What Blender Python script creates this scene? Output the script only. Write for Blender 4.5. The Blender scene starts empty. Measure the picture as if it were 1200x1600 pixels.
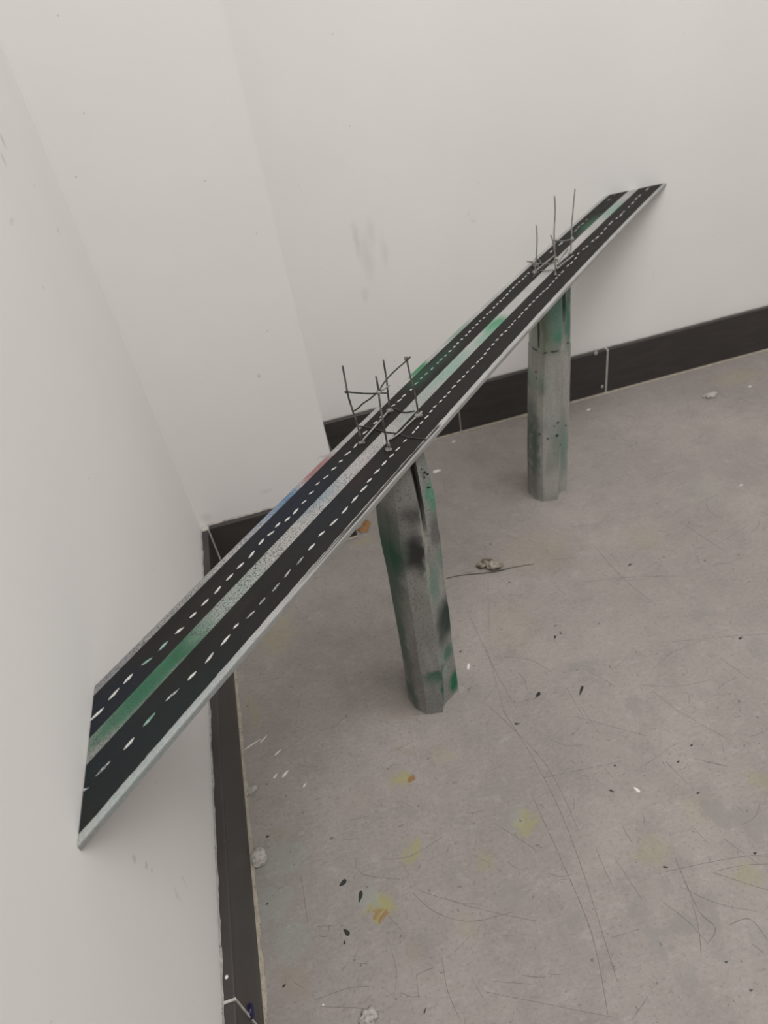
import bpy, bmesh, math, random
from mathutils import Vector, Matrix, noise
random.seed(7)
S = bpy.context.scene
COL = S.collection

# ------------------------------------------------------------------ camera
F_PX = 1060.27
CAM = Vector((0.18191382, -0.44100254, 0.74214946))
RX = Vector((0.95849945, -0.23970495, -0.1543384))      # image right
RY = Vector((-0.26669959, -0.56259255, -0.78253495))    # image down
RZ = Vector((0.10074786, 0.79122131, -0.60317386))      # view direction
cd = bpy.data.cameras.new('camera'); cam = bpy.data.objects.new('camera', cd); COL.objects.link(cam)
cam.matrix_world = Matrix(((RX.x, -RY.x, -RZ.x, CAM.x), (RX.y, -RY.y, -RZ.y, CAM.y), (RX.z, -RY.z, -RZ.z, CAM.z), (0, 0, 0, 1)))
cd.sensor_fit = 'VERTICAL'; cd.sensor_height = 36.0; cd.sensor_width = 27.0
cd.lens = F_PX / 1600 * 36; cd.clip_start = 0.01; cd.clip_end = 50
cd.dof.use_dof = True; cd.dof.focus_distance = 0.60; cd.dof.aperture_fstop = 8.5
S.camera = cam

# ------------------------------------------------------------------ light
W = bpy.data.worlds.new('world'); S.world = W; W.use_nodes = True
W.node_tree.nodes['Background'].inputs[0].default_value = (1.0, 0.985, 0.965, 1)
W.node_tree.nodes['Background'].inputs[1].default_value = 0.36
def area(name, loc, sx, sy, power, col=(1, 0.985, 0.965)):
    l = bpy.data.lights.new(name, 'AREA'); l.shape = 'RECTANGLE'; l.size = sx; l.size_y = sy; l.energy = power; l.color = col
    o = bpy.data.objects.new(name, l); COL.objects.link(o); o.location = loc
    return o
for ly, lp in ((-0.25, 38), (-1.10, 26), (-2.00, 5)):                  # three rows of ceiling light panels
    area('ceiling_panel_light', (1.0, ly, 2.54), 1.5, 0.5, lp)
S.view_settings.view_transform = 'Standard'; S.view_settings.look = 'None'
S.view_settings.gamma = 1; S.view_settings.use_curve_mapping = False
S.view_settings.exposure = -0.25

# ------------------------------------------------------------------ room measures (metres)
YB, YC, XC, T, H = 0.73476, 0.49495, 0.23438, 0.01143, 0.10
RIGHT, FRONT, CEIL = 3.2, -3.0, 2.6

def ray(u, v): return RX * ((u - 600) / F_PX) + RY * ((v - 800) / F_PX) + RZ
def hit(u, v, n, d):
    r = ray(u, v); return CAM + r * ((d - n.dot(CAM)) / n.dot(r))
EX, EY, EZ = Vector((1, 0, 0)), Vector((0, 1, 0)), Vector((0, 0, 1))
def on_floor(u, v, z=0.0): return hit(u, v, EZ, z)
def on_left(u, v): return hit(u, v, EX, 0.0)
def on_back(u, v): return hit(u, v, EY, YB)
HF = Vector((RZ.x, RZ.y, 0)).normalized()
def upright(u, v, base):                                  # pixel on the upright plane through a known point
    return hit(u, v, HF, HF.dot(base))

# ------------------------------------------------------------------ helpers
def put(name, me, mat=None, parent=None):
    o = bpy.data.objects.new(name, me); COL.objects.link(o)
    if mat is not None and not me.materials: me.materials.append(mat)
    if parent is not None: o.parent = parent
    return o
def tag(o, label, cat=None, group=None, kind='thing'):
    o['label'] = label
    if cat: o['category'] = cat
    if group: o['group'] = group
    if kind: o['kind'] = kind
    return o
def empty(name, loc):
    o = bpy.data.objects.new(name, None); COL.objects.link(o); o.location = loc; o.empty_display_size = .02
    return o
def mesh(name, vs, fs, smooth=False):
    me = bpy.data.meshes.new(name); me.from_pydata([tuple(v) for v in vs], [], fs); me.validate()
    bm = bmesh.new(); bm.from_mesh(me); bmesh.ops.recalc_face_normals(bm, faces=bm.faces); bm.to_mesh(me); bm.free()
    if smooth:
        for p in me.polygons: p.use_smooth = True
    return me
def box(name, a, b, bev=0.0, seg=2):
    bm = bmesh.new(); bmesh.ops.create_cube(bm, size=1)
    a, b = Vector(a), Vector(b)
    for v in bm.verts: v.co = Vector(((a[i] + b[i]) / 2 + v.co[i] * (b[i] - a[i]) for i in range(3)))
    if bev: bmesh.ops.bevel(bm, geom=bm.edges[:], offset=bev, segments=seg, affect='EDGES', profile=.5)
    me = bpy.data.meshes.new(name); bm.to_mesh(me); bm.free(); return me
def tube(name, pts, rads, n=7, jit=0.0):
    pts = [Vector(p) for p in pts]
    if not hasattr(rads, '__len__'): rads = [rads] * len(pts)
    vs, fs = [], []
    for i, p in enumerate(pts):
        d = (pts[min(i + 1, len(pts) - 1)] - pts[max(i - 1, 0)]).normalized()
        a = d.orthogonal().normalized() if i == 0 else (a - d * a.dot(d)).normalized()
        b = d.cross(a)
        for k in range(n):
            t = 2 * math.pi * k / n
            vs.append(p + (a * math.cos(t) + b * math.sin(t)) * rads[i] * (1 + random.uniform(-jit, jit)))
    m = len(pts)
    for i in range(m - 1):
        for k in range(n): fs.append((i * n + k, i * n + (k + 1) % n, (i + 1) * n + (k + 1) % n, (i + 1) * n + k))
    fs.append(tuple(range(n))[::-1]); fs.append(tuple((m - 1) * n + k for k in range(n)))
    return mesh(name, vs, fs, True)
def smooth_path(pts, k=5):
    pts = [Vector(p) for p in pts]
    if len(pts) < 3: return pts
    out = []
    for i in range(len(pts) - 1):
        p0, p1, p2, p3 = pts[max(i - 1, 0)], pts[i], pts[i + 1], pts[min(i + 2, len(pts) - 1)]
        for j in range(k):
            t = j / k
            out.append(.5 * ((2 * p1) + (p2 - p0) * t + (2 * p0 - 5 * p1 + 4 * p2 - p3) * t * t + (3 * p1 - p0 - 3 * p2 + p3) * t ** 3))
    return out + [pts[-1]]
def lump(name, c, r, seed, amp=.3, sub=3, freq=1.6):
    bm = bmesh.new(); bmesh.ops.create_icosphere(bm, subdivisions=sub, radius=1)
    off = Vector((seed * 3.1, seed * 1.7, seed))
    for v in bm.verts:
        k = 1 + amp * noise.noise(v.co * freq + off) + amp * .3 * noise.noise(v.co * freq * 2.7 + off)
        v.co = Vector((v.co.x * r[0] * k, v.co.y * r[1] * k, v.co.z * r[2] * k))
    lo = min(v.co.z for v in bm.verts)
    for v in bm.verts: v.co = v.co + Vector(c)
    me = bpy.data.meshes.new(name); bm.to_mesh(me); bm.free()
    for p in me.polygons: p.use_smooth = True
    return me
def slab(name, outline, z0, z1):                          # a flat, thin piece with its own outline
    n = len(outline); c = sum((Vector(p) for p in outline), Vector((0, 0))) / n
    vs = [(p[0], p[1], z0) for p in outline] + [(c.x + (p[0] - c.x) * .86, c.y + (p[1] - c.y) * .86, z1) for p in outline]
    fs = [tuple(range(n, 2 * n))] + [(i, (i + 1) % n, n + (i + 1) % n, n + i) for i in range(n)]
    return mesh(name, vs, fs)

# ------------------------------------------------------------------ materials
class NT:
    def __init__(s, name, rough=.6, spec=.5):
        s.m = bpy.data.materials.new(name); s.m.use_nodes = True; s.t = s.m.node_tree; s.N = s.t.nodes
        s.b = s.N['Principled BSDF']; s.b.inputs['Roughness'].default_value = rough
        s.b.inputs['Specular IOR Level'].default_value = spec
        s.tc = s.N.new('ShaderNodeTexCoord'); s.obj = s.tc.outputs['Object']; s.uv = s.tc.outputs['UV']
    def link(s, a, b): s.t.links.new(a, b)
    def noise(s, vec, scale, detail=3, rough=.55):
        n = s.N.new('ShaderNodeTexNoise'); n.inputs['Scale'].default_value = scale
        n.inputs['Detail'].default_value = detail; n.inputs['Roughness'].default_value = rough; s.link(vec, n.inputs['Vector']); return n
    def ramp(s, fac, a, b, o0=0.0, o1=1.0, smooth=True):
        n = s.N.new('ShaderNodeMapRange'); n.interpolation_type = 'SMOOTHSTEP' if smooth else 'LINEAR'
        for i, v in enumerate((a, b, o0, o1)): n.inputs[1 + i].default_value = v
        s.link(fac, n.inputs[0]); return n.outputs[0]
    def math(s, op, a, b=None):
        n = s.N.new('ShaderNodeMath'); n.operation = op
        for i, x in enumerate((a, b)):
            if x is None: continue
            if isinstance(x, (int, float)): n.inputs[i].default_value = x
            else: s.link(x, n.inputs[i])
        return n.outputs[0]
    def mix(s, fac, a, b):
        n = s.N.new('ShaderNodeMix'); n.data_type = 'RGBA'
        for i, x in ((0, fac), (6, a), (7, b)):
            if isinstance(x, (int, float)): n.inputs[i].default_value = x
            elif isinstance(x, (tuple, list)): n.inputs[i].default_value = tuple(x)[:3] + (1,)
            else: s.link(x, n.inputs[i])
        return n.outputs[2]
    def vmath(s, op, a, b):
        n = s.N.new('ShaderNodeVectorMath'); n.operation = op
        for i, x in enumerate((a, b)):
            if isinstance(x, (tuple, list, Vector)): n.inputs[i].default_value = tuple(x)
            else: s.link(x, n.inputs[i])
        return n.outputs['Value'] if op in ('LENGTH', 'DISTANCE') else n.outputs[0]
    def stretch(s, vec, k): return s.vmath('MULTIPLY', vec, k)
    def blob(s, vec, c, r, soft=.6, gain=1.0):            # a soft-edged spot of its own place and size
        d = s.vmath('SUBTRACT', vec, c); d = s.vmath('DIVIDE', d, r)
        n = s.N.new('ShaderNodeVectorMath'); n.operation = 'LENGTH'; s.link(d, n.inputs[0])
        return s.ramp(n.outputs['Value'], 1 + soft * .5, 1 - soft, 0, gain)
    def bump(s, h, strength=.2, dist=.001):
        n = s.N.new('ShaderNodeBump'); n.inputs['Strength'].default_value = strength; n.inputs['Distance'].default_value = dist
        s.link(h, n.inputs['Height']); s.link(n.outputs[0], s.b.inputs['Normal'])
    def out(s, col):
        if isinstance(col, (tuple, list)): s.b.inputs['Base Color'].default_value = tuple(col)[:3] + (1,)
        else: s.link(col, s.b.inputs['Base Color'])
        return s.m
def warp(n, vec, scale, amt):
    t = n.noise(vec, scale, 2)
    return n.vmath('ADD', vec, n.vmath('MULTIPLY', n.vmath('SUBTRACT', t.outputs['Color'], (.5, .5, .5)), (amt,) * 3))

def wall_mat(name, marks, base=(.79, .770, .752)):
    n = NT(name, .75, .25)
    a = n.noise(n.obj, 3.0, 3)
    c = n.mix(n.ramp(a.outputs[0], .3, .7), base, tuple(x * .965 for x in base))
    b = n.noise(n.obj, 9.0, 4)
    c = n.mix(n.ramp(b.outputs[0], .55, .75, 0, .35), c, (.765, .75, .715))
    w = warp(n, n.obj, 60, .012)
    for ctr, r, soft, g, col in marks: c = n.mix(n.blob(w, ctr, r, soft, g), c, col)
    v = n.N.new('ShaderNodeTexVoronoi'); v.inputs['Scale'].default_value = 26; n.link(n.obj, v.inputs['Vector'])
    c = n.mix(n.ramp(v.outputs['Distance'], .035, .02, 0, .5), c, (.33, .31, .29))
    n.bump(n.noise(n.obj, 220, 3).outputs[0], .12, .0006)
    return n.out(c)
def P3(v): return (v.x, v.y, v.z)
bm_ = []
for (u, v, ru, rv, g) in ((557, 375, .006, .030, .5), (580, 362, .008, .024, .35), (573, 400, .012, .045, .35), (600, 395, .006, .03, .3), (571, 460, .008, .014, .35),
                          (740, 345, .004, .004, .45), (1020, 430, .002, .012, .3), (733, 335, .003, .004, .3)):
    bm_.append((P3(on_back(u, v)), (ru, .05, rv), .9, g * .5, (.40, .385, .37)))
M_WB = wall_mat('white_wall_paint_back', bm_)
lm_ = []
for (u, v, ru, rv, g) in ((4, 218, .004, .007, .6), (6, 250, .006, .006, .5), (18, 345, .010, .003, .35), (210, 1345, .004, .004, .6), (228, 1352, .0035, .003, .8), (237, 1356, .002, .002, .8),
                          (276, 1395, .003, .009, .35), (288, 1380, .002, .008, .3), (232, 1112, .004, .004, .3), (68, 451, .002, .003, .7), (90, 358, .003, .003, .6), (53, 290, .002, .003, .5)):
    lm_.append((P3(on_left(u, v)), (.05, ru, rv), .8, g * .6, (.36, .34, .32)))
M_WL = wall_mat('white_wall_paint_left', lm_)
M_WC = wall_mat('white_wall_paint_corner', [((.015, YC, .115), (.010, .05, .008), .8, .3, (.5, .49, .46)), ((.12, YC, .135), (.012, .05, .004), .7, .2, (.42, .4, .38)), ((.16, YC, .33), (.002, .05, .004), .7, .5, (.4, .38, .36)), ((XC - .005, YC, .17), (.014, .05, .004), .7, .5, (.36, .37, .36))])
n = NT('ceiling_paint', .8, .2); M_CEIL = n.out((.75, .74, .72))

def floor_mat():
    n = NT('worn_grey_concrete', .62, .35)
    big = n.noise(n.obj, 4.5, 4)
    c = n.mix(n.ramp(big.outputs[0], .3, .72), (.290, .262, .242), (.232, .209, .193))
    mid = n.noise(n.obj, 22, 6, .65)
    c = n.mix(n.ramp(mid.outputs[0], .42, .72, 0, .55), c, (.212, .193, .180))
    mid2 = n.noise(n.stretch(n.obj, (1, 1.5, 1)), 38, 5, .7)
    c = n.mix(n.ramp(mid2.outputs[0], .52, .72, 0, .42), c, (.345, .318, .297))
    fine = n.noise(n.obj, 260, 4, .75)
    c = n.mix(n.ramp(fine.outputs[0], .50, .70, 0, .6), c, (.165, .150, .141))
    grit = n.noise(n.stretch(n.obj, (1, 2.2, 1)), 120, 5, .75)
    c = n.mix(n.ramp(grit.outputs[0], .52, .70, 0, .5), c, (.180, .164, .154))
    c = n.mix(n.ramp(grit.outputs[0], .46, .32, 0, .4), c, (.36, .335, .315))
    # dirt along the skirting, worn into the concrete; painted contact shade by one pillar
    w = warp(n, n.obj, 30, .02)
    olive, grey, brown = (.27, .25, .11), (.215, .200, .190), (.235, .205, .165)
    def spot(u, v, rx, ry, col, g, soft=.5):
        nonlocal c
        p = on_floor(u, v); c = n.mix(n.blob(w2, (p.x, p.y, 0), (rx, ry, .1), soft, g), c, col)
    w2 = warp(n, warp(n, n.obj, 45, .034), 160, .016)
    for (u, v, rx, ry, g) in ((625, 1216, .011, .010, .75), (597, 1418, .014, .013, .9), (650, 1328, .007, .011, .65), (822, 1285, .013, .013, .6), (640, 1337, .010, .005, .4),
                              (1020, 1332, .02, .016, .25), (1170, 1368, .016, .012, .3), (1192, 1222, .012, .016, .25), (692, 1180, .016, .014, .2), (760, 1345, .012, .012, .25), (1090, 1265, .02, .02, .14),
                              (730, 1445, .012, .012, .16), (1005, 840, .03, .03, .12), (840, 860, .06, .05, .12), (800, 980, .04, .05, .10), (430, 980, .03, .06, .28), (570, 848, .018, .012, .3), (1150, 590, .05, .03, .2), (395, 1110, .008, .03, .25)):
        spot(u, v, rx, ry, olive, g)
    for (u, v, rx, ry, g) in ((1122, 1272, .014, .020, .75), (1175, 1285, .017, .022, .6), (1022, 1456, .014, .009, .75), (1068, 1448, .014, .011, .75), (1033, 1482, .010, .007, .6), (1115, 1440, .009, .012, .6), (1000, 1425, .013, .009, .55),
                              (1038, 1380, .010, .008, .6), (990, 1104, .014, .014, .6), (912, 1041, .022, .009, .5), (798, 1400, .012, .010, .5), (660, 1266, .010, .009, .5), (1075, 1525, .008, .012, .55), (1120, 1485, .010, .006, .5), (905, 1432, .009, .006, .6),
                              (1094, 960, .014, .012, .45), (1170, 965, .02, .014, .3), (800, 938, .010, .009, .4), (1103, 1086, .012, .010, .4), (1190, 1015, .016, .022, .4), (497, 1420, .006, .014, .45), (460, 1145, .006, .006, .6), (1195, 1470, .02, .012, .4), (1100, 1410, .012, .006, .5)):
        spot(u, v, rx, ry, grey, g, .25)
    for (u, v, rx, ry, g) in ((618, 1172, .004, .013, .55), (637, 1177, .007, .009, .5), (455, 1530, .018, .022, .5), (440, 1320, .012, .024, .35), (430, 1140, .02, .02, .25), (650, 1490, .012, .012, .35), (560, 1250, .02, .02, .2), (640, 1110, .04, .01, .35)):  # last spot paints the contact shade at the near pillar's foot
        spot(u, v, rx, ry, brown, g)
    for (u, v, r, g) in ((637, 1218, .0035, .9), (586, 1427, .004, .6), (602, 1431, .005, .7)):
        spot(u, v, r, r, (.22, .11, .035), g)
    for (u, v, rx, ry, g) in ((445, 1340, .03, .02, .22), (430, 1410, .02, .02, .25), (455, 1470, .02, .02, .22), (575, 1400, .012, .014, .3), (808, 1275, .012, .012, .2), (1100, 770, .05, .04, .08)):
        spot(u, v, rx, ry, (.25, .30, .275), g)
    v = n.N.new('ShaderNodeTexVoronoi'); v.inputs['Scale'].default_value = 75; n.link(warp(n, n.obj, 90, .012), v.inputs['Vector'])
    c = n.mix(n.ramp(v.outputs['Distance'], .10, .045, 0, .65), c, (.10, .092, .088))
    v = n.N.new('ShaderNodeTexVoronoi'); v.inputs['Scale'].default_value = 31; n.link(warp(n, n.obj, 70, .02), v.inputs['Vector'])
    c = n.mix(n.ramp(v.outputs['Distance'], .075, .03, 0, .7), c, (.09, .083, .08))
    n.link(n.ramp(mid.outputs[0], .3, .7, .5, .75), n.b.inputs['Roughness'])
    n.bump(fine.outputs[0], .25, .0008)
    return n.out(c)
M_FLOOR = floor_mat()

def tile_mat():
    n = NT('dark_brown_glazed_tile', .42, .45)
    a = n.noise(n.stretch(n.obj, (1, 1, 6)), 14, 4)
    c = n.mix(n.ramp(a.outputs[0], .3, .75), (.034, .0285, .027), (.047, .040, .0375))
    b = n.noise(n.obj, 130, 3)
    c = n.mix(n.ramp(b.outputs[0], .62, .8, 0, .35), c, (.12, .115, .105))
    n.bump(b.outputs[0], .08, .0005)
    return n.out(c)
M_TILE = tile_mat()
def grout_mat(name, a, b, d):
    n = NT(name, .9, .2)
    x = n.noise(n.obj, 90, 5, .7)
    c = n.mix(n.ramp(x.outputs[0], .35, .65), a, b)
    y = n.noise(n.obj, 240, 3)
    c = n.mix(n.ramp(y.outputs[0], .58, .7, 0, .8), c, d)
    n.bump(x.outputs[0], .5, .001)
    return n.out(c)
M_GROUT = grout_mat('pale_grout', (.50, .48, .45), (.36, .34, .31), (.30, .28, .25))
M_SEAL = grout_mat('beige_floor_seal', (.36, .325, .27), (.27, .24, .20), (.14, .12, .10))
M_CAULK = grout_mat('flaking_wall_plaster', (.40, .375, .35), (.28, .26, .24), (.06, .055, .05))

# ------------------------------------------------------------------ setting
def struct(o, label, cat): return tag(o, label, cat, kind='structure')
floor = struct(put('floor', box('floor', (-.12, FRONT, -.08), (RIGHT, YB + .12, 0)), M_FLOOR), 'worn grey concrete floor with scratches and paint spots', 'floor')
struct(put('wall_left', box('wall_left', (-.12, FRONT, 0), (0, YB + .12, CEIL)), M_WL), 'white painted wall touched by the road end with the green median', 'wall')
struct(put('wall_back', box('wall_back', (0, YB, 0), (RIGHT, YB + .12, CEIL)), M_WB), 'white painted wall behind the bridge with grey scuff marks', 'wall')
struct(put('wall_corner', box('wall_corner', (0, YC, 0), (XC, YB, CEIL)), M_WC), 'white boxed-in corner column between the two walls', 'wall')
struct(put('ceiling', box('ceiling', (-.12, FRONT, CEIL), (RIGHT, YB + .12, CEIL + .1)), M_CEIL), 'plain white ceiling', 'ceiling')

def wobble_strip(name, a, b, across, wid, z0, z1, mat, parent, amp=.35, steps=160, seed=0.0):
    """a ridge of grout from a to b whose outer edge wanders"""
    a, b, across = Vector(a), Vector(b), Vector(across)
    vs, fs = [], []
    for i in range(steps + 1):
        t = i / steps; p = a.lerp(b, t); L = (b - a).length * t
        k = wid * (1 + amp * noise.noise(Vector((L * 45, seed, 0))) + amp * .6 * noise.noise(Vector((L * 170, seed, 3))))
        q = p + across * k
        vs += [(p.x, p.y, p.z + z0), (p.x, p.y, p.z + z1), (q.x, q.y, q.z + z0 + (z1 - z0) * .35), (q.x, q.y, q.z + z0)]
    for i in range(steps):
        for k in range(4): fs.append((4 * i + k, 4 * i + (k + 1) % 4, 4 * i + 4 + (k + 1) % 4, 4 * i + 4 + k))
    fs += [(0, 1, 2, 3), tuple(4 * steps + k for k in (3, 2, 1, 0))]
    return put(name, mesh(name, vs, fs), mat, parent)

G = .0025                                                   # joint width
# left wall: joint seen at the foot of the picture
yj = hit(366, 1558, EX, T).y
bl = struct(empty('baseboard_left', (0, 0, 0)), 'dark brown tile skirting with a pale joint and a navy paint dab', 'baseboard')
ys = [YC - T - .0012]
y = yj + G / 2; ys_t = [(y, YC - T - .0015)]
yy = yj - G / 2
while yy > FRONT + .1: ys_t.append((yy - .60, yy)); yy -= .60 + G
for (a, b) in ys_t:
    put('tile', box('tile', (.0003, a, .0025), (T, b, H), .0016, 3), M_TILE, bl)
    put('grout', box('grout', (.0003, a - G, .002), (T + .0004, a, H + .0005), .0006, 2), M_GROUT, bl)
put('grout', box('grout', (.0006, YC - T - .0015, .002), (T + .0012, YC - .0006, H - .0004), .0008, 2), M_GROUT, bl)
wobble_strip('floor_seal', (T - .0005, FRONT + .1, 0), (T - .0005, YC - T, 0), (1, 0, 0), .0042, .0001, .0042, M_SEAL, bl, .55, 900, 1.0)
wobble_strip('wall_caulk', (0, FRONT + .1, H), (0, YC - T, H), (1, 0, 0), .0016, -.0008, .0022, M_CAULK, bl, .9, 900, 2.0)
# boxed corner
bc = struct(empty('baseboard_corner', (0, YC, 0)), 'short dark tile skirting across the boxed-in corner column', 'baseboard')
bc.location = (0, 0, 0)
put('tile', box('tile', (T + .0015, YC - T, .0025), (XC + T, YC - .0003, H), .0016, 3), M_TILE, bc)
put('tile', box('tile', (XC + .0003, YC + .0012, .0025), (XC + T, YB - T - .0015, H), .0016, 3), M_TILE, bc)
put('grout', box('grout', (T - .0005, YC - T - .0012, .002), (T + .0015, YC - T + .003, H - .0004), .0006, 2), M_GROUT, bc)
wobble_strip('floor_seal', (T, YC - T + .0005, 0), (XC + T, YC - T + .0005, 0), (0, -1, 0), .004, .0001, .004, M_SEAL, bc, .5, 120, 3.0)
wobble_strip('wall_caulk', (T, YC, H), (XC, YC, H), (0, -1, 0), .003, -.0008, .002, M_CAULK, bc, .6, 120, 4.0)
# back wall
bb = struct(empty('baseboard_back', (0, 0, 0)), 'dark brown tile skirting along the wall behind the far pillar', 'baseboard')
J1, J2 = .5205, .8432
edges = [XC + T + .0015, J1, J2]; step = .60
while edges[-1] + step < RIGHT - .05: edges.append(edges[-1] + step)
for i in range(len(edges) - 1):
    a, b = edges[i] + (G / 2 if i else 0), edges[i + 1] - G / 2
    put('tile', box('tile', (a, YB - T, .0025), (b, YB - .0003, H), .0016, 3), M_TILE, bb)
    if i < len(edges) - 2:
        wd = G / 2 + (.0006 if i else -.0003)
        put('grout', box('grout', (edges[i + 1] - wd, YB - T - (.0003 if i else -.001), .002), (edges[i + 1] + wd, YB - .0003, H + .0003), .0005, 2), M_GROUT, bb)
wobble_strip('floor_seal', (XC + T, YB - T + .0005, 0), (RIGHT - .05, YB - T + .0005, 0), (0, -1, 0), .004, .0001, .0035, M_SEAL, bb, .5, 500, 5.0)
wobble_strip('wall_caulk', (XC + T, YB, H), (RIGHT - .05, YB, H), (0, -1, 0), .002, -.0008, .0016, M_CAULK, bb, .6, 500, 6.0)
# blue dab on the joint and white specks on the skirting
n = NT('navy_paint', .4); M_NAVY = n.out((.012, .010, .055))
n = NT('white_paint', .6); M_WPAINT = n.out((.62, .60, .57))
p = hit(391, 1581, EX, T); put('paint_dab', lump('paint_dab', (T + .0008, p.y, p.z), (.0030, .0058, .0062), 3, .3), M_NAVY, bl)
p = hit(354, 1527, EZ, H); put('paint_dab', lump('paint_dab', (p.x, p.y, H + .0003), (.0016, .0016, .0008), 4, .2), M_WPAINT, bl)
for (u, v, r) in ((931, 552, .0035), (941, 604, .0025)):
    p = hit(u, v, EY, YB - T); put('paint_dab', lump('paint_dab', (p.x, YB - T - .0001, p.z), (r, .0008, r * 1.3), 5 + u, .3), M_GROUT, bb)

# ------------------------------------------------------------------ marks on the floor
n = NT('floor_scratch', .7, .2); M_SCR = n.out(n.mix(n.ramp(n.noise(n.obj, 140, 3).outputs[0], .4, .6), (.175, .16, .15), (.25, .23, .215)))
n = NT('floor_crack', .9, .1); M_CRACK = n.out((.040, .034, .030))
n = NT('black_paint', .35, .5); M_BLACK = n.out((.012, .014, .014))
n = NT('orange_paint', .5); M_ORANGE = n.out(n.mix(n.ramp(n.noise(n.obj, 160, 2).outputs[0], .42, .6), (.27, .10, .022), (.20, .15, .06)))
SV, SF = [], []
def scratch(pts, w, V=SV, Fc=SF, z=.00035):
    pts = smooth_path([Vector((p[0], p[1], 0)) for p in pts], 4); m = len(pts); b0 = len(V)
    for i, p in enumerate(pts):
        d = (pts[min(i + 1, m - 1)] - pts[max(i - 1, 0)]).normalized(); q = Vector((-d.y, d.x, 0))
        k = w * (.15 + .85 * math.sin(math.pi * min(max(i / (m - 1), .02), .98)) ** .5) * (1 + .4 * noise.noise(p * 300)) * .5
        V += [(p.x + q.x * k, p.y + q.y * k, .00005), (p.x, p.y, z), (p.x - q.x * k, p.y - q.y * k, .00005)]
    for i in range(m - 1):
        a = b0 + 3 * i; Fc += [(a, a + 1, a + 4, a + 3), (a + 1, a + 2, a + 5, a + 4)]
def fl(pts): return [on_floor(u, v) for (u, v) in pts]
for pts, w in (([(785, 1108), (850, 1215), (900, 1330), (965, 1535)], .0011), ([(830, 1240), (880, 1350), (925, 1460), (950, 1585)], .0012), ([(760, 1100), (850, 1190), (905, 1300)], .0006),
               ([(905, 1100), (938, 1148)], .0009), ([(960, 1340), (1003, 1405)], .0010), ([(1055, 1340), (1090, 1420), (1118, 1450), (1105, 1475)], .0018), ([(1110, 1362), (1150, 1375), (1200, 1391)], .0011),
               ([(1040, 1362), (1110, 1347), (1170, 1337), (1200, 1338)], .0008), ([(1115, 1362), (1160, 1352), (1200, 1350)], .0006), ([(1140, 1445), (1172, 1436), (1200, 1470)], .0014), ([(1100, 1190), (1140, 1198)], .0007),
               ([(1060, 1110), (1110, 1140), (1145, 1158)], .0008), ([(1080, 1290), (1107, 1318)], .0008), ([(1040, 1190), (1075, 1225)], .0005), ([(1085, 1185), (1135, 1197)], .0007), ([(1130, 1310), (1185, 1350)], .0006),
               ([(770, 1285), (810, 1310), (838, 1330)], .0008), ([(700, 1303), (640, 1338), (597, 1342)], .0008), ([(625, 1345), (640, 1368)], .0008), ([(645, 1395), (680, 1425), (735, 1440), (800, 1425)], .0008), ([(655, 1392), (740, 1418), (840, 1440)], .0005),
               ([(607, 1432), (626, 1452)], .0010), ([(555, 1335), (565, 1365), (625, 1374)], .0006), ([(710, 1488), (735, 1462)], .0008), ([(690, 1495), (700, 1550), (720, 1595)], .0007), ([(615, 1560), (620, 1520), (610, 1480)], .0005),
               ([(490, 1563), (540, 1545), (578, 1541)], .0009), ([(500, 1573), (560, 1575), (600, 1582)], .0007), ([(525, 1112), (533, 1160)], .0008), ([(472, 1160), (482, 1220)], .0006), ([(470, 1365), (478, 1420), (482, 1450)], .0010), ([(545, 1282), (577, 1275)], .0008),
               ([(640, 1140), (655, 1200)], .0005), ([(728, 950), (770, 1040), (800, 1095)], .0008), ([(760, 1010), (790, 1120)], .0006), ([(930, 855), (975, 905), (1025, 945)], .0010), ([(910, 910), (980, 902), (1060, 900)], .0006), ([(860, 875), (902, 871)], .0012),
               ([(1050, 1003), (1120, 996), (1200, 990)], .0010), ([(1100, 1000), (1050, 1020), (1020, 1045)], .0006), ([(920, 1048), (960, 1072)], .0016), ([(1000, 1070), (1060, 1072), (1110, 1062)], .0006), ([(885, 1075), (912, 1120)], .0008), ([(1020, 1080), (1070, 1120)], .0006),
               ([(1070, 820), (1130, 860)], .0005), ([(1170, 820), (1120, 850), (1080, 858)], .0005), ([(762, 905), (765, 990)], .0003), ([(1060, 1160), (1000, 1200)], .0004), ([(850, 1215), (970, 1190)], .0003), ([(900, 1120), (1010, 1150)], .0003), ([(770, 1533), (830, 1538)], .0009), ([(760, 1550), (960, 1590)], .0005), ([(780, 1462), (810, 1463)], .0007), ([(955, 1465), (1000, 1452)], .0006),
               ([(945, 1199), (957, 1215)], .0014), ([(972, 1290), (988, 1318)], .0014), ([(954, 1235), (960, 1246)], .0016), ([(1000, 1160), (1007, 1163)], .0016), ([(715, 893), (730, 889)], .0012), ([(650, 1520), (655, 1560)], .0006), ([(738, 1530), (755, 1560)], .0005), ([(540, 1504), (575, 1506)], .0008), ([(495, 1448), (520, 1446)], .0012)):
    scratch(fl(pts), w * .62)
for i in range(900):                                        # fine wear all over
    x, y = random.uniform(.02, 1.6), random.uniform(-.75, .68)
    a = random.gauss(random.choice((.35, 1.1, 2.4, -.3)), .5); L = random.choice((.004, .006, .009, .012, .02, .03, .05)) * random.uniform(.5, 1.4)
    bx = random.uniform(-.15, .15) * L
    p0 = Vector((x, y)); d = Vector((math.cos(a), math.sin(a)))
    pts = [p0, p0 + d * L / 2 + Vector((-d.y, d.x)) * bx, p0 + d * L]
    if min(q.x for q in pts) < .02 or max(q.y for q in pts) > .70: continue
    if any(q.x < XC + .02 and q.y > YC - .03 for q in pts): continue
    scratch(pts, random.uniform(.0002, .0006))
o = put('scratches', mesh('scratches', SV, SF), M_SCR, floor); o['kind'] = 'stuff'
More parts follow.
